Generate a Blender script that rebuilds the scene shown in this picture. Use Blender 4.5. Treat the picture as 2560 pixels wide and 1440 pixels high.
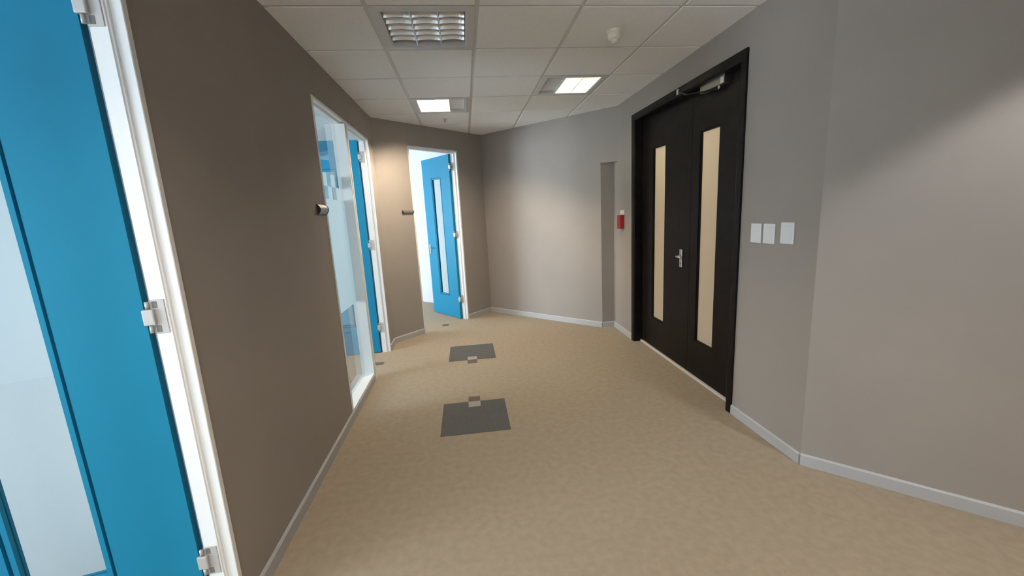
import bpy, bmesh, math, random
from mathutils import Vector, Matrix

for o in list(bpy.data.objects):
    bpy.data.objects.remove(o, do_unlink=True)
scene = bpy.context.scene
COL = scene.collection

# ------------------------------------------------------------------ camera
EYE = 1.5266
H = 2.6587                      # ceiling height
XL, XR = -0.9686, 1.8327        # corridor side walls
yaw, pitch, roll, FPX = 0.1053, 0.1839, -0.0534, 1022.59
fw = Vector((math.sin(yaw) * math.cos(pitch), math.cos(yaw) * math.cos(pitch), -math.sin(pitch)))
rt = Vector((math.cos(yaw), -math.sin(yaw), 0))
up = rt.cross(fw)
r2 = math.cos(roll) * rt + math.sin(roll) * up
u2 = -math.sin(roll) * rt + math.cos(roll) * up
cam_data = bpy.data.cameras.new('camera')
cam = bpy.data.objects.new('camera', cam_data)
COL.objects.link(cam)
cam.matrix_world = Matrix(((r2.x, u2.x, -fw.x, 0), (r2.y, u2.y, -fw.y, 0), (r2.z, u2.z, -fw.z, EYE), (0, 0, 0, 1)))
cam_data.sensor_fit = 'HORIZONTAL'
cam_data.sensor_width = 36
cam_data.lens = 36 * FPX / 2560
cam_data.clip_start = 0.02
scene.camera = cam

# ------------------------------------------------------------------ world (overcast daylight outside the offices)
SKY = 25.0
world = bpy.data.worlds.new('sky')
scene.world = world
world.use_nodes = True
bg = world.node_tree.nodes['Background']
bg.inputs['Color'].default_value = (0.86, 0.93, 1.04, 1)
bg.inputs['Strength'].default_value = SKY

TUBE_W = 760.0     # tubes of the white luminaire at the corridor's end
TUBE_Y = 45.0      # tubes of the ageing yellowish one near the dark door
TUBE_R = 560.0     # tubes of the luminaire just behind the photographer
DOWN_R = 74.0     # recessed downlights over the side passage, right of the photographer
LOBBY = 21.0       # lamp in the lobby behind the dark doors

scene.view_settings.view_transform = 'Standard'
scene.view_settings.look = 'None'
scene.view_settings.exposure = 0.3
scene.view_settings.gamma = 1.0
scene.view_settings.use_curve_mapping = False
try:
    scene.cycles.use_denoising = True
    scene.cycles.use_adaptive_sampling = True
    scene.cycles.adaptive_threshold = 0.03
    scene.cycles.max_bounces = 10
    scene.cycles.diffuse_bounces = 6
    scene.cycles.glossy_bounces = 6
    scene.cycles.transmission_bounces = 8
    scene.cycles.transparent_max_bounces = 16
    scene.cycles.sample_clamp_indirect = 6
    scene.cycles.caustics_reflective = False
    scene.cycles.caustics_refractive = False
except Exception:
    pass

# ------------------------------------------------------------------ materials
def material(name, col, rough=0.8, metal=0.0, noise=None, bump=None, spec=0.5):
    """noise = (scale, amount): mottled colour; bump = (scale, strength)"""
    m = bpy.data.materials.new(name)
    m.use_nodes = True
    nt = m.node_tree
    b = nt.nodes['Principled BSDF']
    b.inputs['Roughness'].default_value = rough
    b.inputs['Metallic'].default_value = metal
    b.inputs['Specular IOR Level'].default_value = spec
    b.inputs['Base Color'].default_value = (*col, 1)
    if noise or bump:
        tc = nt.nodes.new('ShaderNodeTexCoord')
    if noise:
        n = nt.nodes.new('ShaderNodeTexNoise')
        n.inputs['Scale'].default_value = noise[0]
        n.inputs['Detail'].default_value = 4
        nt.links.new(tc.outputs['Object'], n.inputs['Vector'])
        r = nt.nodes.new('ShaderNodeValToRGB')
        a = noise[1]
        r.color_ramp.elements[0].position = 0.3
        r.color_ramp.elements[1].position = 0.7
        r.color_ramp.elements[0].color = (*[c * (1 - a) for c in col], 1)
        r.color_ramp.elements[1].color = (*[min(1, c * (1 + a)) for c in col], 1)
        nt.links.new(n.outputs['Fac'], r.inputs['Fac'])
        nt.links.new(r.outputs['Color'], b.inputs['Base Color'])
    if bump:
        n2 = nt.nodes.new('ShaderNodeTexNoise')
        n2.inputs['Scale'].default_value = bump[0]
        n2.inputs['Detail'].default_value = 3
        nt.links.new(tc.outputs['Object'], n2.inputs['Vector'])
        bp = nt.nodes.new('ShaderNodeBump')
        bp.inputs['Strength'].default_value = bump[1]
        bp.inputs['Distance'].default_value = 0.002
        nt.links.new(n2.outputs['Fac'], bp.inputs['Height'])
        nt.links.new(bp.outputs['Normal'], b.inputs['Normal'])
    return m

def glass_material(name, tint=(0.93, 0.97, 0.97)):
    m = bpy.data.materials.new(name)
    m.use_nodes = True
    nt = m.node_tree
    nt.nodes.clear()
    out = nt.nodes.new('ShaderNodeOutputMaterial')
    mix = nt.nodes.new('ShaderNodeMixShader')
    tr = nt.nodes.new('ShaderNodeBsdfTransparent')
    gl = nt.nodes.new('ShaderNodeBsdfGlossy')
    fr = nt.nodes.new('ShaderNodeFresnel')
    fr.inputs['IOR'].default_value = 1.5
    gl.inputs['Roughness'].default_value = 0.0
    tr.inputs['Color'].default_value = (*tint, 1)
    # both faces of a thin pane reflect, R = 2F/(1+F); the pane's own back face lets the ray out unchanged
    geo = nt.nodes.new('ShaderNodeNewGeometry')
    def math_node(op, a, b):
        n = nt.nodes.new('ShaderNodeMath')
        n.operation = op
        for k, v in enumerate((a, b)):
            if isinstance(v, (int, float)): n.inputs[k].default_value = v
            else: nt.links.new(v, n.inputs[k])
        return n.outputs[0]
    refl = math_node('DIVIDE', math_node('MULTIPLY', fr.outputs[0], 2.0), math_node('ADD', fr.outputs[0], 1.0))
    front = math_node('SUBTRACT', 1.0, geo.outputs['Backfacing'])
    nt.links.new(math_node('MULTIPLY', refl, front), mix.inputs[0])
    nt.links.new(tr.outputs[0], mix.inputs[1])
    nt.links.new(gl.outputs[0], mix.inputs[2])
    nt.links.new(mix.outputs[0], out.inputs[0])
    return m

def film_material(name, col, cover):
    """frosted adhesive film: part clear, part translucent white"""
    m = bpy.data.materials.new(name)
    m.use_nodes = True
    nt = m.node_tree
    nt.nodes.clear()
    out = nt.nodes.new('ShaderNodeOutputMaterial')
    mix = nt.nodes.new('ShaderNodeMixShader')
    mix2 = nt.nodes.new('ShaderNodeMixShader')
    tr = nt.nodes.new('ShaderNodeBsdfTransparent')
    tl = nt.nodes.new('ShaderNodeBsdfTranslucent')
    df = nt.nodes.new('ShaderNodeBsdfDiffuse')
    for s in (tl, df):
        s.inputs['Color'].default_value = (*col, 1)
    mix.inputs[0].default_value = cover
    mix2.inputs[0].default_value = 0.35
    nt.links.new(tl.outputs[0], mix2.inputs[1])
    nt.links.new(df.outputs[0], mix2.inputs[2])
    nt.links.new(tr.outputs[0], mix.inputs[1])
    nt.links.new(mix2.outputs[0], mix.inputs[2])
    nt.links.new(mix.outputs[0], out.inputs[0])
    return m

def emission_material(name, col, strength):
    m = bpy.data.materials.new(name)
    m.use_nodes = True
    b = m.node_tree.nodes['Principled BSDF']
    b.inputs['Base Color'].default_value = (0.8, 0.8, 0.8, 1)
    b.inputs['Emission Color'].default_value = (*col, 1)
    b.inputs['Emission Strength'].default_value = strength
    return m

M = {
    'paint':   material('taupe_wall_paint', (0.318, 0.289, 0.267), 0.75, noise=(3.0, 0.025), bump=(220, 0.12), spec=0.25),
    'white':   material('white_office_paint', (0.67, 0.68, 0.69), 0.8, bump=(220, 0.1)),
    'beige':   material('beige_lobby_paint', (0.62, 0.52, 0.36), 0.8, bump=(220, 0.1)),
    'carpet':  material('beige_carpet', (0.335, 0.280, 0.215), 0.95, noise=(24, 0.07), bump=(500, 0.2), spec=0.1),
    'carpet_dark': material('charcoal_carpet', (0.112, 0.115, 0.118), 0.95, noise=(80, 0.12), bump=(500, 0.6), spec=0.1),
    'carpet_light': material('light_grey_carpet', (0.36, 0.345, 0.32), 0.95, noise=(80, 0.06), bump=(500, 0.6), spec=0.1),
    'carpet_brown': material('mushroom_carpet', (0.145, 0.118, 0.10), 0.95, noise=(80, 0.06), bump=(500, 0.6), spec=0.1),
    'tile':    material('mineral_ceiling_tile', (0.88, 0.88, 0.87), 0.9, noise=(40, 0.02), bump=(160, 0.25), spec=0.2),
    'bar':     material('painted_ceiling_grid', (0.62, 0.61, 0.585), 0.5),
    'skirt':   material('pale_grey_skirting', (0.42, 0.43, 0.445), 0.5),
    'frame':   material('white_frame_paint', (0.83, 0.84, 0.84), 0.35),
    'blue':    material('turquoise_blue_paint', (0.010, 0.235, 0.41), 0.5, noise=(2.0, 0.03), spec=0.25),
    'bluedark': material('shaded_groove_blue', (0.012, 0.13, 0.24), 0.4),
    'wood':    material('dark_stained_wood', (0.011, 0.0085, 0.008), 0.38, noise=(9, 0.25), bump=(60, 0.08), spec=0.12),
    'glass':   glass_material('clear_glass'),
    'film':    film_material('frosted_film', (0.64, 0.72, 0.75), 0.75),
    'frost':   film_material('frosted_cream_glass', (0.80, 0.76, 0.68), 0.93),
    'steel':   material('satin_steel', (0.62, 0.62, 0.61), 0.28, 1.0),
    'alu':     material('brushed_aluminium', (0.42, 0.41, 0.39), 0.42, 1.0),
    'louvre':  material('semi_specular_louvre', (0.82, 0.82, 0.81), 0.30, 0.25),
    'lampwhite': material('white_lamp_housing', (0.62, 0.615, 0.60), 0.4),
    'tube_off': material('unlit_tube', (0.75, 0.76, 0.75), 0.25),
    'tube_w':  emission_material('lit_white_tube', (1.0, 0.82, 0.61), TUBE_W),
    'tube_y':  emission_material('lit_yellow_tube', (1.0, 0.90, 0.60), TUBE_Y),
    'tube_r':  emission_material('lit_neutral_tube', (1.0, 0.83, 0.64), TUBE_R),
    'cream':   material('cream_plastic', (0.84, 0.80, 0.68), 0.4),
    'plastic': material('white_plastic', (0.72, 0.73, 0.74), 0.35),
    'red':     material('red_plastic', (0.36, 0.02, 0.025), 0.35),
    'black':   material('black_plastic', (0.012, 0.012, 0.012), 0.45),
    'thresh':  material('pale_threshold', (0.66, 0.63, 0.60), 0.5),
    'hingedark': material('hinge_shade_grey', (0.16, 0.165, 0.16), 0.6),
    'hingem':  material('painted_hinge', (0.52, 0.51, 0.49), 0.4, 0.2),
}

# ------------------------------------------------------------------ helpers
def obj(name, bm, mat, parent=None, label=None, cat=None, group=None, kind=None, smooth=False, recalc=True):
    if recalc:
        bmesh.ops.recalc_face_normals(bm, faces=bm.faces)
    me = bpy.data.meshes.new(name)
    bm.to_mesh(me)
    bm.free()
    me.materials.append(M[mat] if isinstance(mat, str) else mat)
    if smooth:
        for p in me.polygons:
            p.use_smooth = True
    o = bpy.data.objects.new(name, me)
    COL.objects.link(o)
    o.parent = parent
    tag(o, label, cat, group, kind)
    return o

def tag(o, label=None, cat=None, group=None, kind=None):
    if label: o['label'] = label
    if cat: o['category'] = cat
    if group: o['group'] = group
    if kind: o['kind'] = kind

def empty(name, loc=(0, 0, 0), rotz=0.0, **k):
    o = bpy.data.objects.new(name, None)
    COL.objects.link(o)
    o.location = loc
    o.rotation_euler = (0, 0, rotz)
    o.empty_display_size = 0.1
    tag(o, **k)
    return o

def add_box(bm, lo, hi, xf=None):
    v = []
    for z in (lo[2], hi[2]):
        for x, y in ((lo[0], lo[1]), (hi[0], lo[1]), (hi[0], hi[1]), (lo[0], hi[1])):
            p = Vector((x, y, z))
            v.append(bm.verts.new(xf(p) if xf else p))
    for f in ((3, 2, 1, 0), (4, 5, 6, 7), (0, 1, 5, 4), (1, 2, 6, 5), (2, 3, 7, 6), (3, 0, 4, 7)):
        bm.faces.new([v[i] for i in f])
    return v

def box(lo, hi, bevel=0.0, seg=2, xf=None):
    bm = bmesh.new()
    add_box(bm, lo, hi, xf)
    if bevel:
        bmesh.ops.bevel(bm, geom=bm.edges[:], offset=bevel, segments=seg, affect='EDGES', profile=0.5)
    return bm

def add_tube(bm, pts, rad, n=12, caps=True):
    """tube through pts (list of Vector); rad = float or list"""
    pts = [Vector(p) for p in pts]
    rads = rad if isinstance(rad, (list, tuple)) else [rad] * len(pts)
    rings = []
    for i, p in enumerate(pts):
        d = (pts[min(i + 1, len(pts) - 1)] - pts[max(i - 1, 0)]).normalized()
        a = d.orthogonal().normalized() if i == 0 else (pa - d * pa.dot(d)).normalized()
        pa = a
        b = d.cross(a)
        rings.append([bm.verts.new(p + rads[i] * (math.cos(2 * math.pi * k / n) * a + math.sin(2 * math.pi * k / n) * b)) for k in range(n)])
    for r0, r1 in zip(rings, rings[1:]):
        for k in range(n):
            bm.faces.new((r0[k], r0[(k + 1) % n], r1[(k + 1) % n], r1[k]))
    if caps:
        bm.faces.new(rings[0][::-1])
        bm.faces.new(rings[-1])

def add_lathe(bm, prof, n=28, c=(0, 0, 0)):
    """prof: list of (r, z)"""
    c = Vector(c)
    rings = []
    for r, z in prof:
        rings.append([bm.verts.new(c + Vector((r * math.cos(2 * math.pi * k / n), r * math.sin(2 * math.pi * k / n), z))) for k in range(n)])
    for r0, r1 in zip(rings, rings[1:]):
        for k in range(n):
            bm.faces.new((r0[k], r0[(k + 1) % n], r1[(k + 1) % n], r1[k]))
    bm.faces.new(rings[0][::-1])
    bm.faces.new(rings[-1])

def add_prism(bm, poly, z0, z1):
    """poly: list of (x, y)"""
    lo = [bm.verts.new((x, y, z0)) for x, y in poly]
    hi = [bm.verts.new((x, y, z1)) for x, y in poly]
    n = len(poly)
    bm.faces.new(lo[::-1]); bm.faces.new(hi)
    for i in range(n):
        bm.faces.new((lo[i], lo[(i + 1) % n], hi[(i + 1) % n], hi[i]))

class WallFrame:
    """plan frame of a wall: u along it, w outward (behind the visible face), z up"""
    def __init__(s, p0, d, nrm):
        s.p0 = Vector((p0[0], p0[1], 0)); s.d = Vector((d[0], d[1], 0)).normalized(); s.n = Vector((nrm[0], nrm[1], 0)).normalized()
    def __call__(s, p):
        return s.p0 + s.d * p[0] + s.n * p[1] + Vector((0, 0, p[2]))

def add_slab(bm, u0, u1, z0, z1, w0, w1, holes, xf):
    """panel in the u-z plane with rectangular holes (ua, ub, za, zb), thickness w0..w1"""
    us = sorted({u0, u1, *[min(max(a, u0), u1) for h in holes for a in h[:2]]})
    zs = sorted({z0, z1, *[min(max(a, z0), z1) for h in holes for a in h[2:]]})
    vert = {}
    def V(i, j, k):
        key = (i, j, k)
        if key not in vert:
            vert[key] = bm.verts.new(xf(Vector((us[i], (w0, w1)[k], zs[j]))))
        return vert[key]
    def solid(i, j):
        if i < 0 or j < 0 or i >= len(us) - 1 or j >= len(zs) - 1:
            return False
        cu, cz = (us[i] + us[i + 1]) / 2, (zs[j] + zs[j + 1]) / 2
        return not any(h[0] < cu < h[1] and h[2] < cz < h[3] for h in holes)
    for i in range(len(us) - 1):
        for j in range(len(zs) - 1):
            if not solid(i, j):
                continue
            bm.faces.new((V(i, j, 0), V(i + 1, j, 0), V(i + 1, j + 1, 0), V(i, j + 1, 0)))
            bm.faces.new((V(i, j, 1), V(i, j + 1, 1), V(i + 1, j + 1, 1), V(i + 1, j, 1)))
            if not solid(i - 1, j): bm.faces.new((V(i, j, 0), V(i, j + 1, 0), V(i, j + 1, 1), V(i, j, 1)))
            if not solid(i + 1, j): bm.faces.new((V(i + 1, j, 0), V(i + 1, j, 1), V(i + 1, j + 1, 1), V(i + 1, j + 1, 0)))
            if not solid(i, j - 1): bm.faces.new((V(i, j, 0), V(i, j, 1), V(i + 1, j, 1), V(i + 1, j, 0)))
            if not solid(i, j + 1): bm.faces.new((V(i, j + 1, 0), V(i + 1, j + 1, 0), V(i + 1, j + 1, 1), V(i, j + 1, 1)))

def wall(name, fr, u0, u1, holes, mat, label, thick=0.1, z1=None):
    bm = bmesh.new()
    add_slab(bm, u0, u1, 0.0, z1 if z1 else H + 0.25, 0.0, thick, holes, fr)
    return obj(name, bm, mat, label=label, cat='wall', kind='structure')

def skirting(name, fr, runs, label, mat='skirt', hgt=0.07, th=0.013):
    bm = bmesh.new()
    for a, b in runs:
        prof = [(0, 0), (-th, 0), (-th, hgt - 0.008), (-th * 0.45, hgt), (0, hgt)]
        A = [bm.verts.new(fr(Vector((a, w, z)))) for w, z in prof]
        B = [bm.verts.new(fr(Vector((b, w, z)))) for w, z in prof]
        n = len(prof)
        for i in range(n):
            bm.faces.new((A[i], A[(i + 1) % n], B[(i + 1) % n], B[i]))
        bm.faces.new(A[::-1]); bm.faces.new(B)
    return obj(name, bm, mat, label=label, cat='skirting board', kind='structure')

def sweep_frame(bm, fr, u0, u1, zt, prof, zb=0.0, closed_bottom=False):
    """door frame: profile (t from outer edge inward, w depth) mitred round an upside-down U"""
    rows = []
    for t, w in prof:
        pts = [(u0 + t, zb + (t if closed_bottom else 0)), (u0 + t, zt - t), (u1 - t, zt - t), (u1 - t, zb + (t if closed_bottom else 0))]
        rows.append([bm.verts.new(fr(Vector((u, w, z)))) for u, z in pts])
    n = len(prof)
    for i in range(n):
        a, b = rows[i], rows[(i + 1) % n]
        for k in range(4 if closed_bottom else 3):
            k2 = (k + 1) % 4
            bm.faces.new((a[k], a[k2], b[k2], b[k]))
    if not closed_bottom:
        bm.faces.new([r[0] for r in rows]); bm.faces.new([r[3] for r in rows][::-1])

# ------------------------------------------------------------------ plan
S2 = math.sqrt(0.5)
A_BL, B_BR, C_RW = 5.979, 6.6206, 3.788     # y-x, x+y, x+y of the three diagonal walls
L = (XL, XL + A_BL)
C = ((B_BR - A_BL) / 2, (B_BR + A_BL) / 2)
P = (XR, B_BR - XR)
RC = (XR, C_RW - XR)
TW = 0.10                                   # thin office partition
FAR_L, REAR, RIGHT = -4.6, -3.2, 5.4

F_LEFT = WallFrame((XL, 0), (0, 1), (-1, 0))
F_BL = WallFrame(L, (1, 1), (-1, 1))
F_BR = WallFrame(C, (1, -1), (1, 1))
F_DOOR = WallFrame((XR, 0), (0, 1), (1, 0))
F_RW = WallFrame(RC, (1, -1), (1, 1))
LEN_BL = math.dist(L, C)
LEN_BR = math.dist(C, P)

D1 = (0.667, 1.487, 2.385)      # near office door in the left wall (y0, y1, head)
W1 = (3.075, 4.727, 2.375)     # glazed screen and door further along
D3 = (0.475, 1.311, 2.392)       # door in the back left wall (along the wall)
DD = (2.575, 4.372, 2.453)     # dark double door
NICHE_Z = 2.044
E_U = math.dist(C, (1.671, B_BR - 1.671))

# ------------------------------------------------------------------ setting: floor
bm = bmesh.new()
add_box(bm, (FAR_L - 0.3, REAR - 0.3, -0.12), (RIGHT + 0.3, 9.6, 0.0))
floor = obj('floor', bm, 'carpet', label='beige mottled carpet floor running down the corridor into the offices', cat='floor', kind='structure')

def carpet_piece(name, x0, x1, y0, y1, h, mat, rot=0, label=None, notch=None):
    bm = bmesh.new()
    if notch:
        nx0, nx1, ny0, ny1 = notch
        if ny1 >= y1 - 1e-6:
            poly = [(x0, y0), (x1, y0), (x1, y1), (nx1, y1), (nx1, ny0), (nx0, ny0), (nx0, y1), (x0, y1)]
        else:
            poly = [(x0, y0), (nx0, y0), (nx0, ny1), (nx1, ny1), (nx1, y0), (x1, y0), (x1, y1), (x0, y1)]
    else:
        poly = [(x0, y0), (x1, y0), (x1, y1), (x0, y1)]
    add_prism(bm, poly, 0.0002, h)
    return obj(name, bm, mat, floor, label=label)

CX, CY = -0.2775, 2.683
ix0, ix1 = CX + 0.203, CX + 0.3
carpet_piece('carpet_tile', CX, CX + 0.5, CY, CY + 0.5, 0.003, 'carpet_dark', label='charcoal square carpet tile nearer the camera', notch=(ix0, ix1, CY + 0.405, CY + 0.5))
carpet_piece('carpet_tile', CX + 0.006, CX + 0.506, CY + 1.495, CY + 1.99, 0.003, 'carpet_dark', label='charcoal square carpet tile further down the corridor', notch=(ix0, ix1 + .004, CY + 1.495, CY + 1.59))
carpet_piece('carpet_insert', ix0, ix1, CY + 0.405, CY + 0.5, 0.003, 'carpet_light')
carpet_piece('carpet_insert', ix0, ix1, CY + 0.5, CY + 0.592, 0.003, 'carpet_brown')
carpet_piece('carpet_insert', ix0, ix1 + .004, CY + 1.495, CY + 1.59, 0.003, 'carpet_light')
carpet_piece('carpet_insert', ix0, ix1 + .004, CY + 1.392, CY + 1.495, 0.003, 'carpet_brown')
carpet_piece('carpet_insert', -1.075, -0.972, 4.272, 4.356, 0.003, 'carpet_brown')
carpet_piece('carpet_insert', -0.416, -0.328, 5.643, 5.728, 0.003, 'carpet_brown')

# ------------------------------------------------------------------ setting: walls
wall('wall_left', F_LEFT, REAR - 0.1, L[1] + 0.05, [(D1[0], D1[1], -1, D1[2]), (W1[0], W1[1], -1, W1[2])], 'paint',
     'long taupe painted wall along the left side of the corridor', TW)
wall('wall_back_left', F_BL, -0.03, LEN_BL + 0.06, [(D3[0], D3[1], -1, D3[2])], 'paint', 'angled taupe wall at the corridor end holding the open blue door', TW)
wall('wall_back_right', F_BR, -0.06, LEN_BR + 0.05, [(E_U, LEN_BR + 0.2, -1, NICHE_Z)], 'paint', 'angled pale lit wall closing the corridor beside the dark doors', 0.14)
wall('wall_right', F_DOOR, RC[1], 5.2, [(DD[0] + 0.02, DD[1] - 0.02, -1, DD[2] - 0.02)], 'paint', 'grey taupe wall around the dark double doors', 0.12)
wall('wall_near_right', F_RW, 0.0, 5.2, [], 'paint', 'blank taupe wall turning away at the right edge of the picture', 0.12)
# niche under the overhanging corner
bm = bmesh.new()
yE = B_BR - 1.671
add_box(bm, (1.672, yE, 0), (XR + 0.14, yE + 0.1, NICHE_Z - 0.001))
obj('wall_niche', bm, 'paint', label='dark narrow recess wall between back wall and dark door wall', cat='wall', kind='structure')
# rear and lobby shells (behind the photographer / behind the dark doors)
F_REAR = WallFrame((XL, REAR), (1, 0), (0, -1))
REARWIN = (0.25, 1.2, 0.85, 1.75)
wall('wall_rear', F_REAR, -0.1, RIGHT - XL + 0.1, [REARWIN], 'paint', 'taupe wall behind the photographer')
F_RIGHT = WallFrame((RIGHT, REAR), (0, 1), (1, 0))
wall('wall_far_right', F_RIGHT, -0.1, C_RW - RIGHT - REAR + 0.2, [], 'paint', 'taupe wall at the far right end of the side passage')
bm = bmesh.new()
add_slab(bm, 2.15, 5.3, 0, H + 0.2, 0, 0.1, [], WallFrame((3.6, 0), (0, 1), (1, 0)))
add_slab(bm, 1.9, 3.7, 0, H + 0.2, 0, 0.1, [], WallFrame((0, 5.2), (1, 0), (0, 1)))
add_slab(bm, 1.9, 3.7, 0, H + 0.2, 0, 0.1, [], WallFrame((0, 2.25), (1, 0), (0, -1)))
obj('wall_lobby', bm, 'beige', label='beige lobby walls behind the dark double doors', cat='wall', kind='structure')
# offices
F_OUT = WallFrame((FAR_L, 0), (0, 1), (-1, 0))
WIN = [(-1.6, 0.35, 0.75, 2.2), (1.8, 3.1, 0.6, 2.45), (5.6, 7.15, 0.6, 2.4)]
wall('wall_outer', F_OUT, REAR - 0.2, 9.4, WIN, 'white', 'white outer office wall with daylight windows', 0.2)
bm = bmesh.new()
add_slab(bm, FAR_L - 0.1, XL - TW + 0.01, 0, H + 0.2, 0, 0.1, [], WallFrame((0, 1.62), (1, 0), (0, 1)))
obj('wall_partition_1', bm, 'white', label='white partition seen through the near blue door', cat='wall', kind='structure')
bm = bmesh.new()
add_slab(bm, FAR_L - 0.1, XL - 0.02, 0, H + 0.2, 0, 0.08, [], WallFrame((0, L[1] + 0.03), (1, 0), (0, 1)))
obj('wall_partition_2', bm, 'white', label='white partition behind the second blue door', cat='wall', kind='structure')
wall('wall_office_back', WallFrame(C, (-1, 1), (1, 1)), TW * 0.5, 4.0, [], 'white', 'bright white wall inside the office beyond the far blue door')
bm = bmesh.new()
add_slab(bm, FAR_L - 0.1, -2.0, 0, H + 0.2, 0, 0.1, [], WallFrame((0, 9.1), (1, 0), (0, 1)))
add_slab(bm, FAR_L - 0.1, XL - TW + 0.02, 0, H + 0.2, 0, 0.1, [], WallFrame((0, REAR), (1, 0), (0, -1)))
obj('wall_office_end', bm, 'white', label='white end walls of the offices', cat='wall', kind='structure')
# white office-side lining of the thin partitions
bm = bmesh.new()
add_slab(bm, REAR, L[1] + 0.02, 0, H + 0.2, TW, TW + 0.004, [(D1[0] - .01, D1[1] + .01, -1, D1[2] + .01), (W1[0] - .01, W1[1] + .01, -1, W1[2] + .01)], F_LEFT)
obj('wall_office_lining', bm, 'white', label='white office side of the left corridor wall', cat='wall', kind='structure')

# window frames of the offices, with portals so that the daylight is sampled where it enters
for i, (a, b, za, zb) in enumerate(WIN + [REARWIN]):
    F_W = F_OUT if i < 3 else F_REAR
    w = empty('window_%d' % (i + 2), (0, 0, 0), label=['wide daylight window in the outer wall of the near office',
              'daylight window in the outer wall of the glazed office', 'daylight window in the outer wall of the farthest office', 'small daylight window behind the photographer'][i], cat='window', kind='structure')
    bm = bmesh.new()
    sweep_frame(bm, F_W, a, b, zb, [(0, 0.04), (0.05, 0.04), (0.05, 0.1), (0, 0.1)], za, True)
    obj('window_frame', bm, 'frame', w)
    nm = 3 if b - a > 3 else 2
    for k in range(1, nm):
        u = a + (b - a) * k / nm
        obj('mullion', box((u - .025, 0.045, za + .04), (u + .025, 0.095, zb - .04), xf=F_W), 'frame', w)
    for k in range(nm):
        ua = a + (b - a) * k / nm + .03; ub = a + (b - a) * (k + 1) / nm - .03
        obj('pane', box((ua, 0.068, za + .045), (ub, 0.072, zb - .045), xf=F_W), 'glass', w)
    ld = bpy.data.lights.new('window_portal', 'AREA')
    ld.shape = 'RECTANGLE'
    ld.size, ld.size_y = b - a, zb - za
    ld.cycles.is_portal = True
    lo = bpy.data.objects.new('window_portal', ld)
    COL.objects.link(lo)
    lo.location = F_W(Vector(((a + b) / 2, 0.1 + 0.06, (za + zb) / 2)))
    lo.rotation_euler = (math.pi / 2, 0, -math.pi / 2) if i < 3 else (math.pi / 2, 0, 0)     # faces into the room
    if i == 3: lo.rotation_euler = (-math.pi / 2, math.pi, 0)

# ------------------------------------------------------------------ setting: ceiling (tiles in a grid)
GX, GY, GT = -0.4466, 2.5096, 0.6
CORR = [(XL, REAR), (RIGHT, REAR), (RIGHT, C_RW - RIGHT), RC, P, C, L]
def clip_poly(poly, x0, x1, y0, y1):
    def cut(pl, inside, inter):
        out = []
        for i in range(len(pl)):
            a, b = pl[i - 1], pl[i]
            if inside(b):
                if not inside(a): out.append(inter(a, b))
                out.append(b)
            elif inside(a):
                out.append(inter(a, b))
        return out
    def ix(x): return lambda a, b: (x, a[1] + (b[1] - a[1]) * (x - a[0]) / (b[0] - a[0]))
    def iy(y): return lambda a, b: (a[0] + (b[0] - a[0]) * (y - a[1]) / (b[1] - a[1]), y)
    for ins, it in ((lambda p: p[0] >= x0, ix(x0)), (lambda p: p[0] <= x1, ix(x1)), (lambda p: p[1] >= y0, iy(y0)), (lambda p: p[1] <= y1, iy(y1))):
        if poly: poly = cut(poly, ins, it)
    res = []
    for p in poly:
        if not res or math.dist(p, res[-1]) > 1e-4: res.append(p)
    if len(res) > 1 and math.dist(res[0], res[-1]) < 1e-4: res.pop()
    return res
def area(pl):
    return 0.5 * abs(sum(pl[i - 1][0] * pl[i][1] - pl[i][0] * pl[i - 1][1] for i in range(len(pl))))

bm = bmesh.new()
add_prism(bm, [(FAR_L - .2, REAR - .2), (RIGHT + .2, REAR - .2), (RIGHT + .2, 9.4), (FAR_L - .2, 9.4)], H + 0.18, H + 0.3)
ceiling = obj('ceiling', bm, 'tile', label='suspended ceiling of square white mineral tiles over the corridor', cat='ceiling', kind='structure')
LAMPS = {(0, 0): 'off', (0, 3): 'white', (2, 2): 'yellow', (0, -5): 'rear'}
HB = 0.013
for i in range(-2, 11):
    for j in range(-11, 8):
        if (i, j) in LAMPS:
            continue
        x0, y0 = GX + GT * i, GY + GT * j
        pl = clip_poly(CORR, x0 + HB, x0 + GT - HB, y0 + HB, y0 + GT - HB)
        if len(pl) < 3 or area(pl) < 0.002:
            continue
        bm = bmesh.new()
        add_prism(bm, pl, H - 0.005, H + 0.012)
        obj('ceiling_tile', bm, 'tile', ceiling)
for i in range(-2, 12):
    pl = clip_poly(CORR, GX + GT * i - HB - .004, GX + GT * i + HB + .004, -9, 9)
    if len(pl) > 2 and area(pl) > 0.001:
        bm = bmesh.new(); add_prism(bm, pl, H, H + 0.03)
        obj('grid_bar', bm, 'bar', ceiling)
for j in range(-11, 9):
    pl = clip_poly(CORR, -9, 9, GY + GT * j - HB - .004, GY + GT * j + HB + .004)
    if len(pl) > 2 and area(pl) > 0.001:
        bm = bmesh.new(); add_prism(bm, pl, H + 0.0004, H + 0.0296)
        obj('grid_bar', bm, 'bar', ceiling)
# plasterboard margins over the offices and lobby
bm = bmesh.new()
add_prism(bm, [(FAR_L, REAR), (XL - TW, REAR), (XL - TW, L[1]), (FAR_L, L[1])], H + 0.02, H + 0.08)
add_prism(bm, [(FAR_L, L[1] + .1), (L[0] - .08, L[1] + .1), (C[0] - .06, C[1] + .06), (C[0] + .05, C[1] + .05), (-2.45, 9.1), (FAR_L, 9.1)], H + 0.02, H + 0.08)
add_prism(bm, [(XR + .12, 2.25), (3.6, 2.25), (3.6, 5.2), (XR + .12, 5.2)], H + 0.02, H + 0.08)
obj('ceiling_office', bm, 'white', label='plain white ceiling over the offices and the lobby', cat='ceiling', kind='structure')
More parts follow.
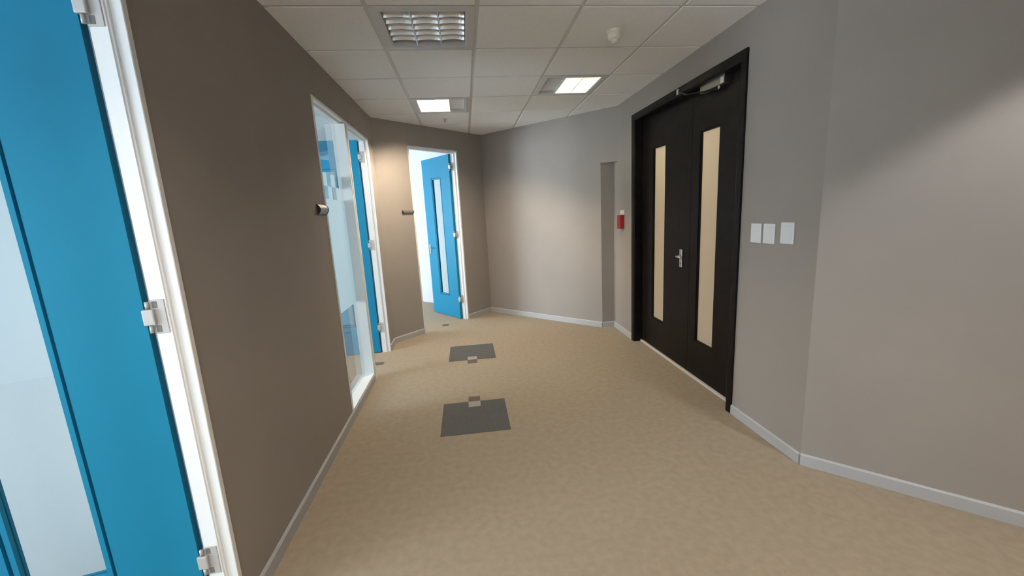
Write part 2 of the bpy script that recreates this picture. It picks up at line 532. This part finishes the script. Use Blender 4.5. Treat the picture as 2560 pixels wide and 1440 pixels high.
# edge trim
bm = bmesh.new()
n = len(CORR)
for k in range(n):
    a, b = Vector(CORR[k - 1]), Vector(CORR[k])
    d = (b - a).normalized(); nr = Vector((-d.y, d.x))
    q = [a - d * 0.0, b, b + nr * 0.018, a + nr * 0.018]
    add_prism(bm, [tuple(v) for v in q], H - 0.004, H + 0.004)
obj('trim_ceiling', bm, 'bar', label='thin pale edge trim where the ceiling meets the walls', cat='trim', kind='structure')

# ------------------------------------------------------------------ skirting boards
skirting('baseboard_left', F_LEFT, [(D1[1] + 0.002, W1[0] + 0.75), (W1[1] + .002, L[1])], 'thin grey skirting board along the left wall')
skirting('baseboard_back_left', F_BL, [(0, D3[0]), (D3[1], LEN_BL)], 'grey skirting board either side of the far doorway')
skirting('baseboard_back_right', F_BR, [(0, E_U)], 'bright grey skirting board along the angled back wall')
skirting('baseboard_niche', WallFrame((1.671, yE), (1, 0), (0, 1)), [(0.0, XR - 1.671)], 'short skirting board at the foot of the narrow recess')
skirting('baseboard_right', F_DOOR, [(RC[1], DD[0] - 0.002), (DD[1] + .002, yE)], 'grey skirting board either side of the dark doors')
skirting('baseboard_near_right', F_RW, [(0, 5.1)], 'grey skirting board along the wall at the right edge')

# ------------------------------------------------------------------ door frames
PROF = [(0, -0.006), (0.018, -0.006), (0.020, -0.004), (0.020, 0.027), (0.027, 0.029), (0.027, 0.034), (0.032, 0.036), (0.032, 0.086), (0, 0.086)]
bm = bmesh.new(); sweep_frame(bm, F_LEFT, D1[0], D1[1], D1[2], PROF)
obj('trim_1', bm, 'frame', label='white stepped frame around the near blue door', cat='door frame', kind='structure')
bm = bmesh.new(); sweep_frame(bm, F_BL, D3[0], D3[1], D3[2], PROF)
obj('trim_3', bm, 'frame', label='white frame around the far blue door', cat='door frame', kind='structure')

# glazed screen: side window and door frame share one frame
MU0, MU1 = 3.838, 3.922          # mullion
bm = bmesh.new(); sweep_frame(bm, F_LEFT, W1[0], W1[1], W1[2], PROF)
obj('trim_2', bm, 'frame', label='white frame round the side window and second blue door', cat='door frame', kind='structure')
win = empty('window_1', (XL, W1[0], 0), label='tall side window with frosted checker band beside the second blue door', cat='window', kind='structure')
win.location = (0, 0, 0)
SILL = 0.08
obj('mullion', box((MU0, -0.006, 0.0), (MU0 + 0.036, 0.104, W1[2] - .03), 0.002, xf=F_LEFT), 'frame', win)
obj('mullion', box((MU0 + 0.0362, 0.008, 0.0), (MU0 + 0.0488, 0.104, W1[2] - .03), xf=F_LEFT), 'frame', win)
obj('mullion', box((MU0 + 0.049, -0.006, 0.0), (MU1, 0.104, W1[2] - .03), 0.002, xf=F_LEFT), 'frame', win)
obj('window_sill', box((W1[0] + .002, -0.006, SILL - 0.014), (MU0 + .004, 0.104, SILL), 0.002, xf=F_LEFT), 'frame', win)
obj('plinth', box((W1[0] + .002, 0.0, 0.0), (MU0 + .002, 0.10, SILL - 0.0145), xf=F_LEFT), 'paint', win)
PW = 0.076
obj('pane', box((W1[0] + .04, PW, SILL - 0.002), (MU0 + .004, PW + 0.006, W1[2] - .030), xf=F_LEFT), 'glass', win)
film_w = (PW - 0.0012, PW - 0.0006)
obj('frosted_film', box((W1[0] + .045, film_w[0], 0.79), (MU0, film_w[1], 1.70), xf=F_LEFT), 'film', win, label='frosted film over the lower glass')
k = 0
u = MU0 - 0.1
while u > W1[0] - 0.05:
    zz = 1.80 if k % 2 == 0 else 1.70
    obj('film_square', box((max(u, W1[0] + .045), film_w[0], zz), (u + 0.1, film_w[1], zz + 0.1), xf=F_LEFT), 'film', win)
    u -= 0.1; k += 1

# ------------------------------------------------------------------ doors
def lever_handle(parent, u, z, w, side, mat='steel', toward=-1):
    """escutcheon and lever on the face at depth w (facing -w when side=-1) in local (u, w, z)"""
    s = side
    plate = obj('handle_plate', box((u - .019, min(w, w + s * .008), z - .085), (u + .019, max(w, w + s * .008), z + .065), 0.003), mat, parent)
    bm = bmesh.new()
    add_tube(bm, [(u, w + s * .006, z + .012), (u, w + s * .03, z + .012), (u + toward * .006, w + s * .045, z + .012), (u + toward * .03, w + s * .05, z + .012), (u + toward * .115, w + s * .048, z + .010)], [.011, .010, .010, .010, .008], 12)
    obj('lever', bm, mat, plate, smooth=True)
    bm = bmesh.new()
    add_tube(bm, [(u, w + s * .007, z - .05), (u, w + s * .012, z - .05)], .009, 14)
    obj('keyhole', bm, mat, plate)

def blue_door(name, hinge, ang, wall_ang, width, height, label):
    """hinge corner in plan (corridor face), leaf direction ang (radians), local u along the leaf, w = thickness (away from the camera)"""
    root = empty(name, (hinge[0], hinge[1], 0), ang, label=label, cat='door', kind='structure')
    th = 0.04
    st = (width - 0.265) / 2
    v0, v1, zb, zt = st, st + 0.265, 0.325, 2.075
    I = lambda p: Vector(p)
    flip = lambda p: Vector((p[0], -p[1], p[2]))        # leaf body lies on the -w side (left of its direction is the visible face)
    bm = bmesh.new()
    add_slab(bm, 0.0, width, 0.008, height, 0, th, [(v0, v1, zb, zt)], flip)
    bmesh.ops.bevel(bm, geom=[e for e in bm.edges if len(e.link_faces) == 2 and e.calc_face_angle(0) > 1.0], offset=0.002, segments=1, affect='EDGES')
    obj('door_leaf', bm, 'blue', root)
    def ring(bm, o0, o1, wa, wb):
        for lo, hi in (((v0 + o0, wa, zb + o0), (v0 + o1, wb, zt - o0)), ((v1 - o1, wa, zb + o0), (v1 - o0, wb, zt - o0)),
                       ((v0 + o1, wa, zb + o0), (v1 - o1, wb, zb + o1)), ((v0 + o1, wa, zt - o1), (v1 - o1, wb, zt - o0))):
            add_box(bm, lo, hi, flip)
    bm = bmesh.new()
    ring(bm, 0.0105, 0.025, 0.001, 0.0172); ring(bm, 0.0, 0.025, 0.0228, 0.034)
    obj('glazing_bead', bm, 'blue', root)
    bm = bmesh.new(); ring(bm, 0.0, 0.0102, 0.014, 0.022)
    obj('shadow_groove', bm, 'bluedark', root)  # groove backing in darker blue, its shade put into the colour
    obj('pane', box((v0 + .011, 0.0174, zb + .011), (v1 - .011, 0.0226, zt - .011), xf=flip), 'glass', root)
    hp = lever_handle_flip(root, width - 0.055, 1.03)
    for z in (0.30, 1.245, 2.185):
        hinge_part(root, z, name == 'door_1', {'door_1': .008, 'door_2': .005, 'door_3': .034}[name]).rotation_euler.z = wall_ang - ang
    return root

def lever_handle_flip(root, u, z):
    # visible face is w=0 and looks towards +local y
    lever_handle(root, u, z, 0.0, 1)

def hinge_part(root, z, gaps, off):       # off = distance from the leaf corner back to the frame's reveal
    # plate screwed to the frame's reveal, a fat middle knuckle and dark blocks painted as gap shade above and below it
    h = obj('hinge', box((-0.062, -off - .003, z - .058), (-0.016, -off + .003, z + .058), 0.0012, 1), 'hingem', root)
    obj('knuckle', box((-0.030, -off - .002, z - .027), (0.006, 0.007, z + .027), 0.004, 2), 'hingem', h)
    for s in (-1, 1):
        zc = z + s * .041
        if gaps: obj('painted_gap_shade', box((-0.040, -off, zc - .012), (-0.024, -off + .0038, zc + .012), 0.0006, 1), 'hingedark', h)
        bm = bmesh.new()
        add_tube(bm, [(-0.012, 0.0, zc - .012), (-0.012, 0.0, zc + .012)], .006, 12)
        obj('hinge_pin', bm, 'hingem', h, smooth=True)
    return h

# leaf directions: local +x along the leaf from its hinge; local +y is the face the photograph shows
blue_door('door_1', (-1.072, 1.447), math.radians(193), math.pi, 0.745, 2.36, 'blue glazed door standing open at the left edge')
blue_door('door_2', (-1.072, 4.690), math.radians(180.5), math.pi, 0.745, 2.36, 'blue door standing open behind the side window')
hx = L[0] + (1.245 - 0.106) * S2; hy = L[1] + (1.245 + 0.106) * S2
blue_door('door_3', (hx, hy), math.radians(225 - 100), math.radians(135), 0.745, 2.36, 'bright blue glazed door standing open at the corridor end')

# dark double door
FWD = WallFrame((XR, 0), (0, 1), (1, 0))
LEAFW = 0.082
bm = bmesh.new()
sweep_frame(bm, FWD, DD[0], DD[1], DD[2], [(0, -0.014), (0.05, -0.014), (0.062, -0.008), (0.066, 0.0), (0.066, LEAFW - .004), (0.05, LEAFW - .004), (0.05, 0.13), (0.012, 0.13), (0.012, 0.0), (0, 0)])
obj('trim_4', bm, 'wood', label='dark stained wooden frame around the double doors', cat='door frame', kind='structure')
Y0, Y1 = DD[0] + 0.052, DD[1] - 0.052
YM = (Y0 + Y1) / 2 - 0.13
def dark_leaf(name, ya, yb, va, vb, label):
    root = empty(name, (XR + LEAFW, ya, 0.0), label=label, cat='door', kind='structure')
    xf = lambda p: Vector((p[1], p[0] - ya, p[2]))
    zb, zt = 0.338, 2.078
    bm = bmesh.new()
    add_slab(bm, ya, yb, 0.022, DD[2] - 0.054, 0, 0.044, [(va, vb, zb, zt)], xf)
    bmesh.ops.bevel(bm, geom=[e for e in bm.edges if len(e.link_faces) == 2 and e.calc_face_angle(0) > 1.0], offset=0.0025, segments=1, affect='EDGES')
    obj('door_leaf', bm, 'wood', root)
    bm = bmesh.new()
    for lo, hi in (((va, .006, zb), (va + .012, .018, zt)), ((vb - .012, .006, zb), (vb, .018, zt)), ((va + .012, .006, zb), (vb - .012, .018, zb + .012)), ((va + .012, .006, zt - .012), (vb - .012, .018, zt))):
        add_box(bm, lo, hi, xf)
    obj('glazing_bead', bm, 'wood', root)
    obj('pane', box((va + .001, 0.0185, zb + .001), (vb - .001, 0.0245, zt - .001), xf=xf), 'frost', root)
    return root
# glass positions read on the wall plane are pushed back to the leaf plane
k = (XR + LEAFW) / XR
far = dark_leaf('door_4', YM + 0.002, Y1, 3.644 * k - 0.0, 3.885 * k, 'dark brown door leaf nearer the corridor end with narrow grey pane')
near = dark_leaf('door_5', Y0, YM - 0.002, 2.845 * k, 3.09 * k, 'dark brown door leaf with closer, lever handle and amber lit pane')
# lever on the near leaf, by the meeting edge
hu = 3.33 * k - Y0
plate = obj('handle_plate', box((-0.009, hu - .021, 0.955), (0.0, hu + .021, 1.118), 0.004), 'steel', near)
bm = bmesh.new()
add_tube(bm, [(-0.006, hu, 1.055), (-0.036, hu, 1.055), (-0.050, hu - .006, 1.055), (-0.054, hu - .03, 1.055), (-0.052, hu - .105, 1.052)], [.011, .010, .010, .010, .008], 14)
obj('lever', bm, 'steel', plate, smooth=True)
bm = bmesh.new(); add_tube(bm, [(-.008, hu, 0.99), (-.014, hu, 0.99)], .009, 14); obj('keyhole', bm, 'steel', plate)
# door closer on the near leaf
cz = 2.335
yc0, yc1 = 2.905 - Y0, 3.165 - Y0
body = obj('closer_body', box((-0.055, yc0, cz), (-0.002, yc1, cz + 0.058), 0.006), 'alu', near, label='silver door closer body')
obj('closer_end_cap', box((-0.060, yc0 - .045, cz - 0.003), (-0.002, yc0 - .001, cz + 0.061), 0.004), 'steel', body)
bm = bmesh.new(); add_tube(bm, [(-.03, yc0 + .05, cz + .002), (-.03, yc0 + .05, cz - .022)], [.012, .010], 14)
obj('closer_spindle', bm, 'alu', body)
arm = obj('closer_arm', box((-0.012, -0.009, -0.004), (0.33, 0.009, 0.004), 0.002), 'black', near, label='folding closer arm')
a0 = Vector((-0.03, yc0 + .05, cz - .020)); a1 = Vector((-0.115, yc0 + .33, cz + .02))
d = a1 - a0
arm.location = a0; arm.rotation_mode = 'QUATERNION'; arm.rotation_quaternion = d.to_track_quat('X', 'Z')
arm2 = obj('closer_arm', box((0, -0.009, -0.004), (1, 0.009, 0.004)), 'black', near)
b0 = a1; b1 = Vector((-LEAFW - 0.018, 3.40 - Y0, cz + .085))
arm2.location = b0; arm2.rotation_mode = 'QUATERNION'; arm2.rotation_quaternion = (b1 - b0).to_track_quat('X', 'Z'); arm2.scale = ((b1 - b0).length, 1, 1)
obj('closer_bracket', box((-LEAFW - 0.03, 3.385 - Y0, cz + .06), (-LEAFW - 0.012, 3.415 - Y0, cz + .105), 0.003), 'steel', near)
bm = bmesh.new()
add_box(bm, (XR + 0.066, DD[0] + 0.055, 0.0), (XR + 0.125, DD[1] - 0.055, 0.018))
obj('trim_5', bm, 'thresh', label='pale threshold strip under the dark double doors', cat='threshold', kind='structure')

# ------------------------------------------------------------------ ceiling luminaires
def luminaire(i, j, state, label):
    x, y = GX + GT * (i + .5), GY + GT * (j + .5)
    root = empty('ceiling_light', (x, y, H), label=label, cat='ceiling light', group='recessed square ceiling lights')
    I = 0.236
    bm = bmesh.new()
    prof = [(0.292, 0.004), (0.292, -0.006), (I + .012, -0.009), (I, -0.004), (I, 0.004)]
    rows = [[bm.verts.new((sx * r, sy * r, z)) for sx, sy in ((-1, -1), (1, -1), (1, 1), (-1, 1))] for r, z in prof]
    for a in range(len(prof)):
        p, q = rows[a], rows[(a + 1) % len(prof)]
        for k in range(4):
            bm.faces.new((p[k], p[(k + 1) % 4], q[(k + 1) % 4], q[k]))
    obj('lamp_frame', bm, 'lampwhite', root)
    bm = bmesh.new()          # open tray
    tp = 0.085
    add_slab(bm, -I - .004, I + .004, -0.003, tp, 0, .003, [], lambda p: Vector((p[0], -I - .001 - p[1], p[2])))
    add_slab(bm, -I - .004, I + .004, -0.003, tp, 0, .003, [], lambda p: Vector((p[0], I + .001 + p[1], p[2])))
    add_slab(bm, -I, I, -0.003, tp, 0, .003, [], lambda p: Vector((-I - .001 - p[1], p[0], p[2])))
    add_slab(bm, -I, I, -0.003, tp, 0, .003, [], lambda p: Vector((I + .001 + p[1], p[0], p[2])))
    add_box(bm, (-I - .004, -I - .004, tp), (I + .004, I + .004, tp + .004))
    obj('housing', bm, 'lampwhite', root)
    cw = 2 * I / 3
    lit = {'off': (), 'white': (0, 1), 'yellow': (1, 2), 'rear': (0, 1, 2)}[state]
    tm = {'white': 'tube_w', 'yellow': 'tube_y', 'rear': 'tube_r', 'off': 'tube_off'}[state]
    for c in range(3):
        xc = -I + cw * (c + .5)
        bm = bmesh.new()      # trough reflector above the tube
        N = 8
        rows = []
        for k in range(N + 1):
            t = -1 + 2 * k / N
            rows.append((xc + t * cw * .49, 0.080 - 0.052 * t * t))
        for yy in (0,):
            va = [bm.verts.new((px, -I + .002, pz)) for px, pz in rows]
            vb = [bm.verts.new((px, I - .002, pz)) for px, pz in rows]
            for k in range(N):
                bm.faces.new((va[k], va[k + 1], vb[k + 1], vb[k]))
        obj('reflector', bm, 'louvre', root, smooth=True)
        bm = bmesh.new()
        add_tube(bm, [(xc, -I + .006, 0.052), (xc, I - .006, 0.052)], 0.013, 14)
        obj('tube', bm, tm if c in lit else 'tube_off', root, smooth=True)
        for q in range(5):    # scooped cross blades
            yc = -I + 2 * I * (q + 1) / 6
            bm = bmesh.new()
            top, bot = [], []
            N = 8
            for k in range(N + 1):
                t = -1 + 2 * k / N
                px = xc + t * cw * .47
                top.append((px, 0.036 - 0.010 * (1 - t * t)))
                bot.append((px, -0.002 + 0.010 * (1 - t * t) * 0.6))
            F = [[bm.verts.new((px, yc + s * wd, pz)) for px, pz in row] for s, row, wd in ((-1, bot, .0010), (-1, top, .0130), (1, top, .0130), (1, bot, .0010))]
            for a in range(4):
                r0, r1 = F[a], F[(a + 1) % 4]
                for k in range(N):
                    bm.faces.new((r0[k], r0[k + 1], r1[k + 1], r1[k]))
            bm.faces.new([r[0] for r in F]); bm.faces.new([r[-1] for r in F][::-1])
            obj('louvre_blade', bm, 'louvre', root, smooth=False)
    for s in (-1, 1):
        bm = bmesh.new()
        xd = s * cw / 2
        prof = [(xd - .003, -0.003), (xd + .003, -0.003), (xd + .016, 0.036), (xd - .016, 0.036)]
        va = [bm.verts.new((px, -I + .003, pz)) for px, pz in prof]; vb = [bm.verts.new((px, I - .003, pz)) for px, pz in prof]
        for k in range(4):
            bm.faces.new((va[k], va[(k + 1) % 4], vb[(k + 1) % 4], vb[k]))
        bm.faces.new(va[::-1]); bm.faces.new(vb)
        obj('divider', bm, 'louvre', root)
    return root
luminaire(0, 0, 'off', 'unlit recessed louvre light at the top of the picture')
luminaire(0, 3, 'white', 'brightly lit white recessed light above the far blue door')
luminaire(2, 2, 'yellow', 'yellowish lit recessed light near the dark double doors')
def downlight(x, y, power, label):
    root = empty('downlight', (x, y, H - 0.005), label=label, cat='ceiling light')
    bm = bmesh.new()
    add_lathe(bm, [(0.075, 0.0), (0.10, 0.0), (0.098, -0.005), (0.076, -0.007)], 32)
    bmesh.ops.delete(bm, geom=[f for f in bm.faces if len(f.verts) > 4], context='FACES_ONLY')
    obj('bezel', bm, 'lampwhite', root)
    ld = bpy.data.lights.new('lamp_light', 'SPOT')
    ld.energy = power
    ld.color = (1.0, 0.98, 0.96)
    ld.spot_size = math.radians(106)
    ld.spot_blend = 0.22
    ld.shadow_soft_size = 0.06
    lo = bpy.data.objects.new('lamp_light', ld)
    COL.objects.link(lo)
    lo.parent = root
    lo.location = (0, 0, -0.02)
downlight(2.22, 0.66, DOWN_R, 'recessed downlight over the side passage right of the photographer')
luminaire(0, -5, 'rear', 'lit recessed louvre light just behind the photographer')
# lobby lamp
root = empty('ceiling_light', (2.8, 3.5, H + .02), label='warm round ceiling lamp in the lobby behind the dark doors', cat='ceiling light')
bm = bmesh.new(); add_lathe(bm, [(0.03, 0), (0.16, 0), (0.16, -0.02), (0.14, -0.03), (0.03, -0.03)]); obj('lamp_body', bm, 'plastic', root)
ld = bpy.data.lights.new('lamp_light', 'AREA'); ld.shape = 'DISK'; ld.size = 0.26; ld.energy = LOBBY; ld.color = (1.0, 0.85, 0.62)
lo = bpy.data.objects.new('lamp_light', ld); COL.objects.link(lo); lo.parent = root; lo.location = (0, 0, -0.04)

# ------------------------------------------------------------------ small fittings
# smoke detector
root = empty('smoke_detector', (1.063, 2.83, H - 0.005), label='cream smoke detector on the ceiling tile near the dark doors', cat='smoke detector')
bm = bmesh.new(); add_lathe(bm, [(0.02, 0), (0.052, 0), (0.053, -0.006), (0.050, -0.018), (0.02, -0.018)]); obj('detector_base', bm, 'cream', root, smooth=False)
bm = bmesh.new(); add_lathe(bm, [(0.02, -0.018), (0.046, -0.018), (0.047, -0.036), (0.040, -0.050), (0.030, -0.056), (0.01, -0.056)]); obj('detector_body', bm, 'cream', root, smooth=False)
bm = bmesh.new(); add_lathe(bm, [(0.01, -0.056), (0.022, -0.056), (0.020, -0.070), (0.012, -0.076), (0.004, -0.077)], 20); obj('detector_chamber', bm, 'cream', root)
# sprinkler head
root = empty('sprinkler_head', (-0.144, 5.20, H - 0.005), label='tiny sprinkler head on the ceiling tile past the lit white light', cat='sprinkler')
bm = bmesh.new(); add_lathe(bm, [(0.008, 0), (0.026, 0), (0.024, -0.005), (0.010, -0.008)], 20); obj('rosette', bm, 'steel', root)
bm = bmesh.new(); add_lathe(bm, [(0.004, -0.008), (0.007, -0.012), (0.006, -0.030), (0.014, -0.034), (0.014, -0.036), (0.003, -0.036)], 16); obj('nozzle', bm, 'alu', root)

# name plates beside the doors
def name_plate(fr, u0, u1, z0, z1, label):
    root = empty('name_plate', fr(Vector(((u0 + u1) / 2, 0, (z0 + z1) / 2))), label=label, cat='name plate', group='door name plates')
    inv = root.location.copy()
    N = 8
    def arc(u, grow=0.0):
        pts = []
        for k in range(N + 1):
            t = -1 + 2 * k / N
            pts.append(fr(Vector((u, -0.004 - (0.018 + grow) * (1 - t * t), (z0 + z1) / 2 + t * ((z1 - z0) / 2 + grow)))) - inv)
        pts.append(fr(Vector((u, 0.0, z1 + grow))) - inv); pts.append(fr(Vector((u, 0.0, z0 - grow))) - inv)
        return pts
    def piece(ua, ub, grow):
        bm = bmesh.new()
        va = [bm.verts.new(p) for p in arc(ua, grow)]; vb = [bm.verts.new(p) for p in arc(ub, grow)]
        n = len(va)
        for k in range(n):
            bm.faces.new((va[k], va[(k + 1) % n], vb[(k + 1) % n], vb[k]))
        bm.faces.new(va[::-1]); bm.faces.new(vb)
        return bm
    obj('plate_holder', piece(u0 + .006, u1 - .006, 0), 'alu', root)
    obj('end_cap', piece(u0, u0 + .0058, 0.003), 'black', root)
    obj('end_cap', piece(u1 - .0058, u1, 0.003), 'black', root)
name_plate(F_LEFT, 2.90, 3.073, 1.578, 1.642, 'curved aluminium name plate on the left wall beside the side window')
name_plate(F_BL, 0.307, 0.472, 1.572, 1.612, 'small name plate on the lit wall left of the far blue door')

# switch plates on the dark-door wall
def switch_plate(y0, y1, z0, z1, label):
    yc, zc = (y0 + y1) / 2, (z0 + z1) / 2
    root = empty('wall_switch', (XR, yc, zc), label=label, cat='wall switch', group='white switch plates beside the dark doors')
    a, b = (y1 - y0) / 2, (z1 - z0) / 2
    obj('plate', box((-0.009, -a, -b), (0.0, a, b), 0.0035, 2), 'plastic', root)
    obj('rocker', box((-0.0105, -a * .62, -b * .66), (-0.006, a * .62, b * .66), 0.001, 1), 'plastic', root)
switch_plate(2.374, 2.464, 1.252, 1.374, 'white switch plate closest to the dark door, leftmost of three')
switch_plate(2.260, 2.353, 1.254, 1.375, 'white switch plate in the middle of the three')
switch_plate(2.115, 2.212, 1.262, 1.386, 'white switch plate nearest the wall corner, rightmost of three')

# fire alarm call point
root = empty('fire_call_point', (XR, 4.655, 1.345), label='red fire alarm box on the wall left of the dark doors', cat='fire alarm')
obj('box_body', box((-0.052, -0.046, -0.078), (0.0, 0.046, 0.078), 0.003), 'red', root)
obj('front_frame', box((-0.056, -0.040, -0.070), (-0.0515, 0.040, 0.070), 0.002), 'red', root)
obj('press_plate', box((-0.0575, -0.026, -0.030), (-0.0555, 0.026, 0.030), 0.0005, 1), 'red', root)
root = empty('wall_sign', (XR, 4.665, 1.452), label='small blank white card just above the red fire alarm box', cat='sign')
obj('card', box((-0.004, -0.065, -0.026), (0.0, 0.065, 0.026), 0.0012, 1), 'plastic', root)
